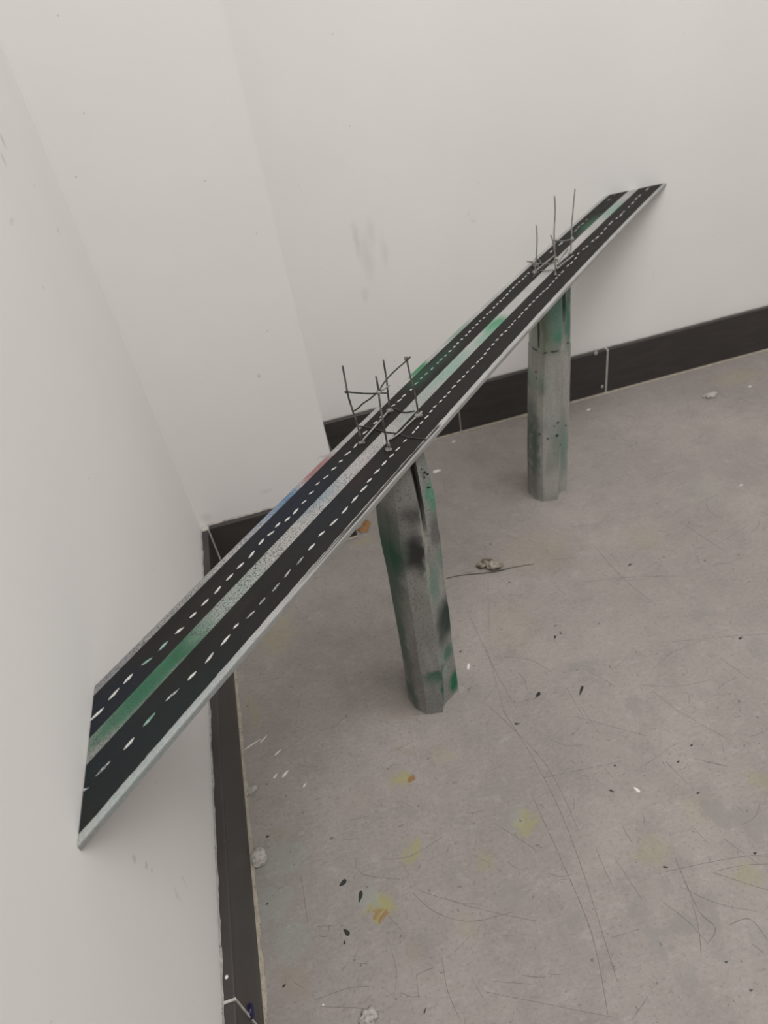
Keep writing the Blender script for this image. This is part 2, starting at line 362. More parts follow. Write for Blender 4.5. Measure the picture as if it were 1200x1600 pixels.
CV, CF = [], []
for pts, w in (([(697, 904), (720, 899), (770, 894), (800, 887), (835, 881)], .0026), ([(720, 896), (742, 893)], .0012), ([(697, 904), (706, 902)], .005)):
    scratch(fl(pts), w, CV, CF, .0004)
put('crack', mesh('crack', CV, CF), M_CRACK, floor)

def drop_shape(u, v, ang, L, wd, seed, tail=.9):
    p = on_floor(u, v); out = []
    for i in range(12):
        t = 2 * math.pi * i / 12
        x = math.cos(t) * L; yv = math.sin(t) * wd * (1 - tail * .45 * (1 + math.cos(t)))
        k = 1 + .22 * noise.noise(Vector((math.cos(t) * 1.5 + seed, math.sin(t) * 1.5, seed)))
        out.append(Vector((p.x + (x * math.cos(ang) - yv * math.sin(ang)) * k, p.y + (x * math.sin(ang) + yv * math.cos(ang)) * k)))
    return out
for i, (u, v, ang, L, wd) in enumerate(((535, 1380, 3.6, .0052, .0036), (563, 1401, 4.3, .0060, .0032), (541, 1456, 2.2, .0045, .0034), (538, 1472, 1.5, .0022, .0014), (840, 1086, 3.7, .0056, .0034), (908, 1079, 4.0, .0085, .0026), (829, 769, .3, .0034, .0026),
                                       (867, 996, 4.2, .0034, .002), (876, 990, 4.0, .002, .0014), (1157, 997, .3, .0034, .002), (808, 1131, -.4, .0034, .002), (1081, 1164, .4, .0022, .0016), (1060, 1190, .2, .002, .0016), (961, 1196, .4, .0018, .0014), (1091, 1239, .1, .0022, .0014), (1180, 1333, .1, .0018, .0016),
                                       (1135, 1503, .1, .0016, .0014), (1174, 1547, .1, .0018, .0014), (664, 1579, .9, .003, .001), (716, 1081, .3, .001, .001), (720, 1018, .2, .002, .0016), (1040, 1355, -.5, .0026, .0012), (417, 1225, 0, .0012, .001), (418, 1307, 0, .002, .0016), (444, 1540, .4, .0022, .0014), (418, 1412, .4, .0018, .001), (956, 1236, -.8, .0032, .0014), (796, 910, 0, .0018, .0016), (766, 850, 0, .0016, .0014), (985, 882, .2, .004, .0018))):
    put('paint_drip', slab('paint_drip', drop_shape(u, v, ang, L, wd, i * 1.37), .00002, .0005), M_BLACK, floor)
n = NT('pale_plaster', .85, .2); M_PLAST = n.out(n.mix(n.ramp(n.noise(n.obj, 220, 3).outputs[0], .4, .65), (.40, .38, .35), (.27, .255, .235)))
for i, (u, v, ang, L, wd) in enumerate(((430, 1213, .8, .0042, .0016), (446, 1209, .7, .0055, .0022), (476, 1227, .8, .0032, .0014), (683, 736, .05, .0085, .0055), (732, 1041, 1.1, .0055, .0024), (995, 1234, 2.0, .0042, .0028), (434, 1176, .6, .006, .0012), (395, 1163, .35, .013, .0012), (412, 1155, .7, .007, .001), (1158, 758, 0, .003, .002), (1172, 604, 0, .0035, .003), (712, 640, 0, .003, .002), (709, 690, .1, .004, .003), (505, 1570, 0, .0012, .0012), (920, 640, .2, .005, .003))):
    put('paint_spot', slab('paint_spot', drop_shape(u, v, ang, L, wd, 40 + i * 1.9, .5), .00002, .0006), M_WPAINT, floor)
for i, (u, v, rx, ry, rz) in enumerate(((568, 827, .010, .010, .0014), (573, 818, .007, .010, .001))):
    p = on_floor(u, v); put('paint_spot', lump('paint_spot', (p.x, p.y, .0002), (rx, ry, rz), 60 + i, .4), M_ORANGE, floor)

# ------------------------------------------------------------------ road deck
TH, Z0, SL, SAG, BOW, Y00 = 0.7766, 0.3826, 0.0068, 0.0133, -0.0014, -0.1945
CT, ST = math.cos(TH), math.sin(TH)
THK = .006
def dz(s): u = (s - .66) / .66; return Z0 + SL * s + SAG * (1 - u * u)
def deck(s, w, h=0.0):
    u = (s - .66) / .66; w2 = w + BOW * (1 - u * u)
    return Vector((s * CT - w2 * ST, Y00 + s * ST + w2 * CT, dz(s) + h))
def on_deck(u, v, h=0.0):
    z = .39
    for _ in range(5):
        p = hit(u, v, EZ, z); s = p.x * CT + (p.y - Y00) * ST; w = -p.x * ST + (p.y - Y00) * CT
        z = dz(s) + h
    k = (s - .66) / .66
    return s, w - BOW * (1 - k * k)
def s_range(w):
    a = (w * ST + .0006) / CT; b = (YB - .0006 - Y00 - w * CT) / ST
    for _ in range(4):
        u = (a - .66) / .66; a = ((w + BOW * (1 - u * u)) * ST + .0006) / CT
        u = (b - .66) / .66; b = (YB - .0006 - Y00 - (w + BOW * (1 - u * u)) * CT) / ST
    return a, b
W_OUT, W_FAR, FB, MT, MB, NB = -.0025, .0823, .0756, .0500, .0358, .0024
def strip(name, prof, steps, jit=None, closed=True):
    """profile points (w, height) swept along the road; ends cut flush with the two walls; uv = metres along and across"""
    m = len(prof); vs, fs, uv = [], [], []
    for i in range(steps + 1):
        for k, (w, h) in enumerate(prof):
            a, b = s_range(w); s = a + (b - a) * i / steps
            ww = w + (jit(k, s) if jit else 0)
            vs.append(deck(s, ww, h)); uv.append((s, ww))
    for i in range(steps):
        for k in range(m): fs.append((i * m + k, i * m + (k + 1) % m, (i + 1) * m + (k + 1) % m, (i + 1) * m + k))
    fs.append(tuple(range(m))); fs.append(tuple(steps * m + k for k in range(m)))
    me = mesh(name, vs, fs); L = me.uv_layers.new(name='road')
    for l in me.loops: L.data[l.index].uv = uv[l.vertex_index]
    return me

def deck_mat():
    n = NT('sprayed_grey_board', .55, .4)
    uv = n.uv
    sep = n.N.new('ShaderNodeSeparateXYZ'); n.link(uv, sep.inputs[0]); s_, w_ = sep.outputs[0], sep.outputs[1]
    big = n.noise(uv, 14, 3)
    c = n.mix(n.ramp(big.outputs[0], .35, .65), (.335, .33, .32), (.275, .27, .262))
    # tone of the grey spray along the board
    def band(s0, s1, soft):
        a = n.ramp(s_, s0 - soft, s0 + soft); b = n.ramp(s_, s1 - soft, s1 + soft, 1, 0); return n.math('MULTIPLY', a, b)
    c = n.mix(n.math('MULTIPLY', band(-.2, .20, .03), n.ramp(w_, .02, .03)), c, (.20, .198, .188))
    def spr(u, v, rs, rw, col, g, soft=.7):
        nonlocal c
        s, w = on_deck(u, v)
        f = n.blob(uvw, (s, w, 0), (rs, rw, 1), soft, g)
        c = n.mix(f, c, col)
    uvw = warp(n, uv, 60, .006)
    g1 = (.003, .085, .033)
    spr(176, 1128, .03, .008, (.17, .20, .165), .6); spr(205, 1098, .050, .009, (.018, .100, .052), .85); spr(250, 1050, .050, .009, (.018, .112, .058), .9)
    spr(298, 1003, .028, .010, g1, .95, .5); spr(228, 1072, .02, .008, g1, .5)
    spr(365, 932, .05, .011, (.235, .275, .25), .8); spr(392, 895, .03, .011, (.24, .28, .25), .6)
    spr(505, 770, .045, .011, (.20, .25, .285), .9); spr(560, 722, .05, .011, (.345, .32, .32), .8); spr(455, 840, .05, .010, (.33, .315, .305), .6)
    spr(700, 580, .060, .010, (.16, .275, .22), .8); spr(660, 628, .06, .010, (.25, .275, .258), .8); spr(774, 507, .030, .010, (.03, .19, .095), .9, .6); spr(760, 525, .035, .010, (.13, .25, .185), .7)
    spr(958, 328, .06, .010, (.15, .27, .205), .8); spr(905, 372, .05, .010, (.37, .34, .34), .8)
    # far kerb
    spr(437, 787, .030, .008, (.075, .155, .26), .95, .5); spr(410, 812, .03, .006, (.20, .225, .285), .7); spr(497, 733, .026, .008, (.24, .085, .095), .85, .6)
    spr(652, 577, .022, .008, (.02, .15, .06), .95, .5); spr(716, 518, .035, .008, (.13, .21, .155), .7); spr(240, 985, .1, .006, (.25, .24, .24), .5); spr(165, 1058, .04, .006, (.16, .16, .175), .7); spr(640, 620, .03, .006, (.30, .29, .27), .5)
    # near kerb
    spr(235, 1185, .06, .005, (.25, .30, .285), .7); spr(330, 1080, .08, .006, (.29, .31, .31), .7); spr(610, 765, .02, .006, (.33, .27, .265), .5)
    # paint speckle
    sp = n.noise(n.obj, 950, 2, .6); sp2 = n.noise(uv, 380, 2, .6)
    fine = n.math('MULTIPLY', n.ramp(s_, .75, .25, .08, .85), n.ramp(w_, .002, .008, .3, 1))
    c = n.mix(n.math('MULTIPLY', n.ramp(sp.outputs[0], .47, .62), fine), c, (.045, .05, .047))
    s0, w0 = on_deck(395, 897)
    dotz = n.math('MULTIPLY', n.ramp(sp2.outputs[0], .60, .64), n.blob(uv, (s0, w0, 0), (.05, .012, 1), .8, 1.0))
    c = n.mix(dotz, c, (.015, .016, .015))
    # lane paint that bled under the tape on the near kerb
    sa, _ = on_deck(470, 905); sb, _ = on_deck(690, 660)
    st = n.noise(n.stretch(uv, (9, 900, 1)), 1.0, 3, .6)
    bleed = n.math('MULTIPLY', n.math('MULTIPLY', n.ramp(s_, sa - .03, sa + .04), n.ramp(s_, sb, sb - .01)), n.math('MULTIPLY', n.ramp(st.outputs[0], .42, .48), n.ramp(w_, -.0019, -.0010)))
    c = n.mix(n.math('MULTIPLY', bleed, n.ramp(w_, .0021, .0014)), c, (.02, .019, .018))
    n.bump(sp.outputs[0], .1, .0003)
    return n.out(c)
M_DECK = deck_mat()
def lane_mat():
    n = NT('black_road_paint', .68, .16)
    uv = n.uv
    sep = n.N.new('ShaderNodeSeparateXYZ'); n.link(uv, sep.inputs[0])
    a = n.noise(n.stretch(uv, (1, 6, 1)), 20, 4)
    c = n.mix(n.ramp(a.outputs[0], .35, .7), (.0125, .0118, .0108), (.0185, .017, .0155))
    w = warp(n, uv, 40, .012)
    for (u, v, rs, rw, col, g) in ((460, 790, .07, .028, (.013, .0155, .024), .9), (520, 790, .07, .028, (.0135, .0155, .019), .8), (160, 1110, .05, .02, (.012, .0145, .021), .9), (270, 1140, .09, .03, (.011, .016, .0165), .9), (150, 1190, .06, .02, (.011, .015, .017), .8),
                                   (925, 352, .06, .014, (.035, .10, .06), .75), (655, 590, .03, .012, (.02, .05, .032), .8), (690, 560, .05, .010, (.022, .042, .030), .7), (800, 480, .06, .01, (.022, .035, .026), .6), (560, 745, .03, .012, (.024, .014, .013), .6)):
        s0, w0 = on_deck(u, v); c = n.mix(n.blob(w, (s0, w0, 0), (rs, rw, 1), .8, g), c, col)
    f = n.noise(uv, 700, 2)
    c = n.mix(n.ramp(f.outputs[0], .62, .75, 0, .5), c, (.05, .047, .043))
    n.link(n.ramp(a.outputs[0], .3, .7, .6, .75), n.b.inputs['Roughness'])
    n.bump(f.outputs[0], .15, .0003)
    return n.out(c)
M_LANE = lane_mat()
n = NT('white_lane_paint', .6, .3); M_DASH = n.out(n.mix(n.ramp(n.noise(n.obj, 500, 2).outputs[0], .42, .62), (.52, .51, .485), (.36, .355, .34)))
n = NT('white_lane_paint_green_tint', .6, .3); M_DASHG = n.out(n.mix(n.ramp(n.noise(n.obj, 500, 2).outputs[0], .42, .62), (.22, .33, .285), (.10, .20, .15)))
n = NT('white_lane_paint_thin', .6, .3); M_DASHD = n.out(n.mix(n.ramp(n.noise(n.obj, 900, 2).outputs[0], .40, .58), (.45, .45, .44), (.10, .105, .105)))

dk = tag(empty('model_road', deck(.66, .04)), 'long grey board painted as a four-lane road with two black carriageways', 'model road')
dk.location = (0, 0, 0)
r = .0012
put('board', strip('board', [(W_OUT, -r), (W_OUT + .0004, -.0004), (W_OUT + r, 0), (NB, 0), (.02, 0), (.043, 0), (.06, 0), (W_FAR - r, 0), (W_FAR - .0003, -.0004), (W_FAR, -r), (W_FAR, -THK), (W_OUT + .0006, -THK), (W_OUT, -THK + .0008)], 140), M_DECK, dk)
def edge_jit(amp, near):
    def f(k, s):
        if k in near: return amp * (noise.noise(Vector((s * 90, 0, k // 2))) + .7 * noise.noise(Vector((s * 310, 5, k // 2))))
        return 0
    return f
far_way = put('carriageway', strip('carriageway', [(MT, .00004), (MT + .0003, .00035), (FB - .0003, .00035), (FB, .00004)], 400, edge_jit(.00025, (0, 1))), M_LANE, dk)
near_way = put('carriageway', strip('carriageway', [(NB, .00004), (NB + .0002, .00035), (MB - .0003, .00035), (MB, .00004)], 500, edge_jit(.0006, (0, 1))), M_LANE, dk)

def crop(ox, oy, k, items): return [(ox + a * k, oy + b * k, ox + c * k, oy + d * k) for (a, b, c, d) in items]
six = 1 / 6
FARD = crop(100, 1050, .1875, [(210, 420, 340, 295), (370, 240, 465, 135), (495, 105, 578, 15)]) + \
    crop(200, 900, six, [(125, 845, 235, 765), (285, 710, 380, 610), (440, 550, 530, 480), (580, 400, 645, 340), (690, 285, 760, 215), (810, 175, 875, 95)]) + \
    crop(350, 760, six, [(20, 890, 90, 820), (120, 780, 190, 715), (230, 680, 290, 605), (325, 555, 380, 490), (405, 470, 475, 420), (480, 390, 530, 340), (570, 335, 625, 285), (645, 270, 700, 205), (725, 170, 775, 130), (795, 80, 845, 45)]) + \
    crop(480, 640, six, [(75, 715, 120, 680), (150, 655, 205, 615), (225, 575, 275, 540), (295, 500, 335, 475), (350, 435, 415, 390), (435, 365, 475, 315), (520, 235, 565, 200), (620, 140, 660, 110), (680, 80, 705, 58), (740, 35, 790, 0)]) + \
    crop(520, 540, .13333, [(685, 720, 735, 690), (750, 670, 810, 625), (810, 610, 860, 570), (905, 530, 930, 510), (955, 465, 1000, 430), (1020, 400, 1055, 370), (1075, 350, 1115, 320), (1145, 295, 1180, 255)]) + \
    crop(630, 480, six, [(315, 535, 335, 515), (340, 510, 370, 480), (385, 470, 410, 445), (425, 425, 455, 405), (470, 385, 490, 365), (500, 350, 525, 330), (540, 310, 560, 295), (580, 275, 600, 258), (610, 245, 635, 220), (645, 205, 665, 190), (675, 175, 705, 155), (710, 140, 730, 125), (745, 110, 770, 95), (780, 75, 795, 60), (805, 55, 830, 35)]) + \
    crop(770, 350, .13333, [(0, 995, 25, 970), (40, 955, 65, 930), (78, 920, 105, 895), (115, 885, 140, 860), (150, 845, 180, 815), (190, 800, 215, 775), (225, 765, 255, 735), (265, 725, 285, 705), (297, 695, 325, 670), (340, 660, 365, 635), (375, 625, 395, 605), (405, 590, 430, 570), (670, 340, 700, 312), (770, 255, 825, 210)]) + \
    crop(810, 280, .2, [(435, 415, 460, 390), (460, 385, 480, 365), (485, 360, 515, 340), (525, 325, 540, 315), (695, 170, 718, 155), (745, 128, 760, 120)])
NEARD = crop(100, 1050, .1875, [(135, 1010, 210, 965), (265, 875, 390, 745), (497, 655, 590, 548), (660, 460, 765, 340), (845, 250, 965, 140)]) + \
    crop(200, 900, six, [(560, 985, 645, 895), (725, 825, 808, 715), (870, 660, 962, 550), (988, 500, 1040, 445), (1110, 405, 1195, 325)]) + \
    crop(350, 760, six, [(330, 1115, 390, 1045), (450, 995, 525, 905), (565, 860, 630, 775), (680, 740, 748, 660), (790, 605, 857, 535), (885, 475, 948, 420), (990, 378, 1070, 302), (1105, 262, 1165, 190)]) + \
    crop(480, 640, six, [(415, 880, 480, 805), (495, 780, 565, 710), (560, 690, 607, 645), (625, 610, 685, 555), (700, 530, 745, 480), (768, 455, 815, 415), (825, 395, 875, 350), (900, 310, 935, 280), (985, 230, 1010, 200), (1015, 195, 1050, 155), (1058, 140, 1088, 108), (1100, 90, 1140, 55)]) + \
    crop(630, 480, six, [(245, 995, 275, 965), (278, 950, 315, 920), (335, 900, 368, 870), (375, 855, 410, 830), (415, 815, 445, 790), (455, 765, 497, 730), (505, 710, 540, 680), (550, 668, 580, 640), (590, 622, 615, 600), (635, 580, 672, 548), (685, 530, 710, 505), (715, 498, 750, 468), (755, 452, 783, 425), (785, 410, 815, 385), (825, 365, 857, 340), (865, 320, 895, 295), (905, 278, 938, 250), (948, 240, 978, 215), (985, 200, 1005, 180), (1012, 172, 1030, 155), (1035, 140, 1055, 122)]) + \
    crop(770, 350, .13333, [(295, 1105, 325, 1075), (330, 1065, 358, 1035), (370, 1020, 415, 980), (420, 970, 450, 935), (460, 925, 495, 895), (505, 880, 535, 850), (545, 840, 575, 815), (580, 805, 610, 780), (620, 775, 650, 745), (655, 735, 685, 705), (695, 690, 722, 665), (735, 645, 757, 625), (765, 610, 792, 595), (800, 580, 830, 550), (865, 505, 890, 480), (905, 475, 940, 440), (955, 420, 985, 390), (990, 360, 1015, 340)]) + \
    crop(810, 280, .2, [(500, 555, 520, 540), (525, 535, 548, 520), (570, 495, 590, 475), (600, 470, 630, 445), (640, 435, 660, 415), (668, 400, 690, 378), (700, 365, 740, 325), (760, 315, 775, 300), (790, 295, 815, 265), (815, 260, 830, 250), (855, 225, 870, 212), (880, 200, 905, 175), (910, 165, 930, 145), (935, 140, 960, 120), (995, 90, 1020, 70)])
def dash(parent, u0, v0, u1, v1, wid, mat, seed):
    s0, w0 = on_deck(u0, v0); s1, w1 = on_deck(u1, v1)
    vs = []; N = 6
    top = []
    for side in (1, -1):
        for i in range(N + 1):
            t = i / N if side == 1 else 1 - i / N
            if side == -1 and i in (0, N): continue
            k = wid * .5 * (math.sin(math.pi * min(max(t, .06), .94)) ** .75) * (1 + .45 * noise.noise(Vector((t * 4, seed, side))))
            if i in (0, N): k *= .3
            top.append((s0 + (s1 - s0) * t, w0 + (w1 - w0) * t + side * k))
    m = len(top)
    vs = [deck(s, w, .00033) for s, w in top] + [deck(s, w, .00055) for s, w in top]
    fs = [tuple(range(m, 2 * m))] + [(i, (i + 1) % m, m + (i + 1) % m, m + i) for i in range(m)]
    return put('lane_dash', mesh('lane_dash', vs, fs), mat, parent)
for i, d in enumerate(FARD):
    dim = i in (17, 18, 19, 20, 28) or i >= len(FARD) - 6
    grn = i in (3, 4) or 33 <= i <= 39
    dash(far_way, *d, (.0022 if i < 17 else .0020) * (.75 if dim else 1), M_DASHG if grn else (M_DASHD if dim and i > 40 else M_DASH), i * 2.3)
for i, d in enumerate(NEARD):
    dim = i in (0, 1, 4, 9, 10, 11, 12, 13)
    dash(near_way, *d, (.0021 if i < 24 else .0018) * (.8 if dim else 1), M_DASHG if i in (3,) else (M_DASHD if dim else M_DASH), 100 + i * 2.3)

# ------------------------------------------------------------------ pillars
def pillar_mat(name, k, blobs, seed, speck):
    n = NT(name, .62, .35)
    g = n.vmath('ADD', n.obj, (seed, seed * .7, 0))
    a = n.noise(n.stretch(g, (1, 1, .18)), 70, 4)
    c = n.mix(n.ramp(a.outputs[0], .33, .68), tuple(x * k for x in (.285, .28, .262)), tuple(x * k for x in (.215, .21, .197)))
    b = n.noise(g, 24, 4)
    c = n.mix(n.ramp(b.outputs[0], .48, .72, 0, .5), c, tuple(x * k for x in (.175, .205, .18)))
    w = warp(n, n.obj, 55, .012)
    for (pos, r, soft, gain, col) in blobs: c = n.mix(n.blob(w, pos, r, soft, gain), c, col)
    sp = n.noise(g, 520, 2, .6)
    c = n.mix(n.ramp(sp.outputs[0], .50, .68, 0, speck), c, (.04, .042, .038))
    n.bump(n.noise(n.stretch(g, (1, 1, .3)), 160, 4).outputs[0], .35, .0010)
    return n.out(c)
def polyline_at(pts, z):
    pts = sorted(pts, key=lambda p: p.z)
    if len(pts) == 1: return Vector((pts[0].x, pts[0].y, z))
    for i in range(len(pts) - 1):
        if z <= pts[i + 1].z or i == len(pts) - 2:
            a, b = pts[i], pts[i + 1]; t = (z - a.z) / max(b.z - a.z, 1e-6); t = min(t, 1.25); q = a.lerp(b, t); return Vector((q.x, q.y, z))
def loft(name, rings, crease=None):
    m = len(rings[0]); vs = [v for r_ in rings for v in r_]; fs = []
    for i in range(len(rings) - 1):
        for k in range(m): fs.append((i * m + k, i * m + (k + 1) % m, (i + 1) * m + (k + 1) % m, (i + 1) * m + k))
    fs.append(tuple(range(m))); fs.append(tuple((len(rings) - 1) * m + k for k in range(m)))
    return mesh(name, vs, fs)
def edge3(base, px):
    b = on_floor(*base); return [b] + [upright(u, v, b) for (u, v) in px]
def wob(z, k, amp): return Vector((noise.noise(Vector((z * 14, k * 3.7, 1))), noise.noise(Vector((z * 14, k * 3.7, 9))), 0)) * amp

# near pillar
E_L = edge3((638.5, 1091), [(627.5, 1017), (618.5, 968), (606, 897), (594, 841), (588.5, 794)])
E_RG = edge3((668, 1116.5), [(662, 1070), (654.5, 1032), (648.5, 987), (639.5, 935), (636, 909), (627, 861), (623, 821), (615, 765)])
E_A = edge3((692, 1113), [(692, 1062), (684, 1025), (680, 983), (671, 935), (664, 870), (657, 815), (650, 780), (638, 732)])
E_F = edge3((701, 1094), [(697, 1062), (692, 1025), (688, 983), (681, 935), (673, 870), (667, 826), (662, 790), (654, 745), (650, 725)])
E_R = edge3((716, 1077.5), [(711.5, 1040), (706, 1004), (702, 957), (694, 905), (689, 847), (684, 821), (678, 771), (664, 713)])
fl0 = on_floor(648.5, 1110)
S_NEAR = .413
ZT_NEAR = dz(S_NEAR) - THK - .0004
rings = []; NR = 46
for i in range(NR + 1):
    z = ZT_NEAR * i / NR
    L_, G_, A_, F_, R_ = (polyline_at(e, z) for e in (E_L, E_RG, E_A, E_F, E_R))
    FL = L_.lerp(G_, .38) - HF * .0075 + Vector((0, 0, 0)); FL.z = z
    A1 = A_.lerp(G_, .22)
    gap = max(0.0, (z - .262) / (ZT_NEAR - .262))
    A2 = A_ + HF * .004
    N_ = A_.lerp(F_, .5) + HF * (.004 + .020 * min(1, gap * 1.6)); N_.z = z
    ctr = (L_ + R_) / 2 + HF * .012
    RB = R_ + HF * .020 + RX.cross(EZ).cross(EZ) * 0; B1 = R_.lerp(L_, .25) + HF * .036; B2 = R_.lerp(L_, .75) + HF * .034; LB = L_ + HF * .018
    ring = [L_, FL, G_, A1, A_, A2, N_, F_, R_, RB, B1, B2, LB]
    ring = [Vector((q.x, q.y, z)) + wob(z, k, .0005 if i else 0) for k, q in enumerate(ring)]
    rings.append(ring)
NEAR_B = Vector((rings[0][2].x, rings[0][2].y + .03, 0))
def pos(u, v, ref, org): q = upright(u, v, ref); return P3(q - org)
grn, dgr, drk, pale, mint = (.010, .145, .060), (.022, .085, .048), (.022, .023, .021), (.36, .36, .315), (.16, .26, .205)
def nb(u, v, r, rz, col, g, soft=.7, e=E_RG): return (pos(u, v, e[0], NEAR_B), (r, .05, rz), soft, g, col)
blobs = [nb(606, 845, .018, .050, dgr, 1, .6, E_L), nb(598, 800, .014, .03, (.09, .105, .09), .8, .6, E_L), nb(614, 905, .013, .055, (.045, .085, .062), .9, .8, E_L), nb(628, 1000, .004, .09, (.035, .10, .065), .8, .8, E_L), nb(641, 1072, .005, .03, (.03, .09, .06), .7, .8, E_L),
         nb(650, 866, .016, .034, drk, .97, .7), nb(643, 805, .015, .016, (.06, .06, .055), .75, .8), nb(630, 760, .018, .03, (.30, .31, .28), .6, .6), nb(648, 950, .016, .04, (.27, .255, .235), .7, .8), nb(645, 910, .012, .02, (.29, .28, .26), .6),
         nb(667, 845, .004, .035, pale, .85, .7, E_A), nb(669, 900, .005, .03, pale, .8, .7, E_A), nb(679, 915, .008, .03, (.15, .24, .195), .8, .7, E_F), nb(676, 770, .011, .030, (.10, .27, .175), .9, .6, E_R), nb(664, 735, .010, .02, (.22, .24, .22), .7, .7, E_R),  # the pale blobs paint the lit chamfer beside the slit into the colour
         nb(680, 825, .009, .025, (.13, .125, .12), .9, .6, E_R), nb(687, 870, .006, .02, (.17, .23, .195), .8, .6, E_R), nb(697, 962, .014, .036, (.014, .032, .024), .97, .65, E_R), nb(690, 985, .009, .035, (.04, .055, .048), .8, .8, E_F), nb(697, 1012, .009, .016, (.05, .16, .105), .85, .7, E_R),
         nb(693, 1040, .005, .03, (.25, .33, .285), .7, .7, E_F), nb(705, 1040, .007, .018, (.25, .25, .23), .8, .6, E_R), nb(709, 1060, .0095, .022, grn, 1, .5, E_R), nb(681, 1057, .015, .011, (.012, .10, .05), .9, .6, E_A), nb(694, 1085, .003, .03, (.012, .13, .06), .9, .6, E_A), nb(675, 1063, .016, .016, (.14, .21, .17), .6, .9),
         nb(675, 1095, .018, .018, (.23, .24, .225), .7, .7), nb(648, 1060, .010, .05, (.19, .17, .165), .5, .8)]
M_PN = pillar_mat('sprayed_cardboard_green_grey', 1.12, blobs, 0.0, .48)
pn = empty('bridge_pillar', NEAR_B)
tag(pn, 'grey bridge pillar with dark green and black spray and an open slit at its top', 'pillar')
me = loft('shaft', [[v - NEAR_B for v in r_] for r_ in rings]); put('shaft', me, M_PN, pn)
n = NT('black_speck', .4); M_SPECK = n.out((.010, .012, .011))
for i, (u, v, r_) in enumerate(((658, 733, .0011), (664, 738, .0016), (668, 741, .0014), (663, 746, .0010), (661, 760, .0016), (669, 761, .0013), (663, 775, .0018), (654, 727, .0016), (649, 727, .0012), (672, 762, .0010), (658, 733, .0008))):
    q = polyline_at(E_F, upright(u, v, E_F[0]).z).lerp(polyline_at(E_R, upright(u, v, E_R[0]).z), .4); q2 = upright(u, v, q)
    put('paint_speck', lump('paint_speck', P3(q2 - NEAR_B), (r_, .0008, r_), i, .3, 2), M_SPECK, pn)

# far pillar: a wide lower sleeve and a narrower upper tube set into it
D_L = edge3((829.6, 772.7), [(829, 700), (830, 620), (831, 545)])
D_RG = edge3((849, 784), [(848.5, 729), (848, 650), (851, 556)])
D_A = edge3((870.6, 781), [(872, 729), (874, 650), (877, 552)])
D_N = edge3((874, 770), [(876, 715), (878, 640), (880, 552)])
D_R = edge3((884.5, 766), [(887, 717), (889.5, 640), (892, 536)])
FAR_B = on_floor(857, 784) + Vector((0, .03, 0))
S_FAR = .872; ZT_FAR = dz(S_FAR) - THK - .0004; ZS = .279
def far_ring(z, inset=0.0, slit=0.0):
    L_, G_, A_, N_, R_ = (polyline_at(e, z) for e in (D_L, D_RG, D_A, D_N, D_R))
    FL = L_.lerp(G_, .36) - HF * .009; FL.z = z
    A2 = A_.lerp(N_, .6)
    N2 = N_ + HF * (.0005 + slit); R0_ = N_.lerp(R_, .35)
    RB = R_ + HF * .022; B1 = R_.lerp(L_, .25) + HF * .036; B2 = R_.lerp(L_, .75) + HF * .036; LB = L_ + HF * .020
    ring = [L_, FL, G_, A_, A2, N2, R0_, R_, RB, B1, B2, LB]
    c = (L_ + R_) / 2 + HF * .014
    out = []
    for k, q in enumerate(ring):
        d = q - c; d.z = 0; q = q - d.normalized() * inset if d.length > 1e-5 else q
        out.append(Vector((q.x, q.y, z)) + wob(z, k + 20, .0004 if z > 0 else 0))
    return out
lower = [far_ring(ZS * i / 26) for i in range(27)]
upper = []
for i in range(19):
    z = ZS - .004 + (ZT_FAR - ZS + .004) * i / 18; t = i / 18
    upper.append(far_ring(z, .0011 + .0006 * t, .016 * min(1, max(0, (t - .25) * 2.2))))
def fb_(u, v, r, rz, col, g, soft=.7, e=D_RG): return (pos(u, v, e[0], FAR_B), (r, .05, rz), soft, g, col)
blobs = [fb_(831, 690, .004, .10, (.06, .10, .075), .85, .8, D_L), fb_(838, 590, .011, .018, (.03, .20, .10), .85, .7, D_L), fb_(835, 600, .005, .012, (.01, .08, .035), .7, .8, D_L), fb_(874, 690, .011, .05, (.20, .27, .225), .75, .8), fb_(880, 700, .008, .06, (.14, .24, .19), .7, .8, D_R),
         fb_(872, 525, .013, .016, (.02, .22, .115), .85, .8), fb_(868, 485, .026, .055, (.15, .27, .215), .95, .8), fb_(849, 515, .011, .05, (.13, .165, .105), .85, .8), fb_(888, 500, .006, .06, (.05, .18, .115), .85, .8, D_R), fb_(858, 545, .02, .012, (.20, .24, .185), .7, .8), fb_(835, 520, .004, .04, (.30, .33, .28), .8, .7, D_L),
         fb_(884, 590, .008, .06, (.37, .335, .31), .75, .8, D_R), fb_(862, 755, .02, .03, (.39, .37, .355), .8, .8), fb_(845, 600, .02, .05, (.34, .335, .31), .5), fb_(860, 630, .012, .06, (.38, .38, .36), .6), fb_(842, 765, .01, .03, (.20, .185, .18), .6, .7)]
M_PF = pillar_mat('sprayed_cardboard_mint_grey', 1.3, blobs, 3.0, .30)
pf = empty('bridge_pillar', FAR_B)
tag(pf, 'pale grey bridge pillar built of two joined lengths, its upper length washed mint green', 'pillar')
put('lower_shaft', loft('lower_shaft', [[v - FAR_B for v in r_] for r_ in lower]), M_PF, pf)
put('upper_shaft', loft('upper_shaft', [[v - FAR_B for v in r_] for r_ in upper]), M_PF, pf)
n = NT('dark_joint_paint', .6); M_JOINT = n.out((.03, .034, .03))
rs = far_ring(ZS + .0004, -.0002)
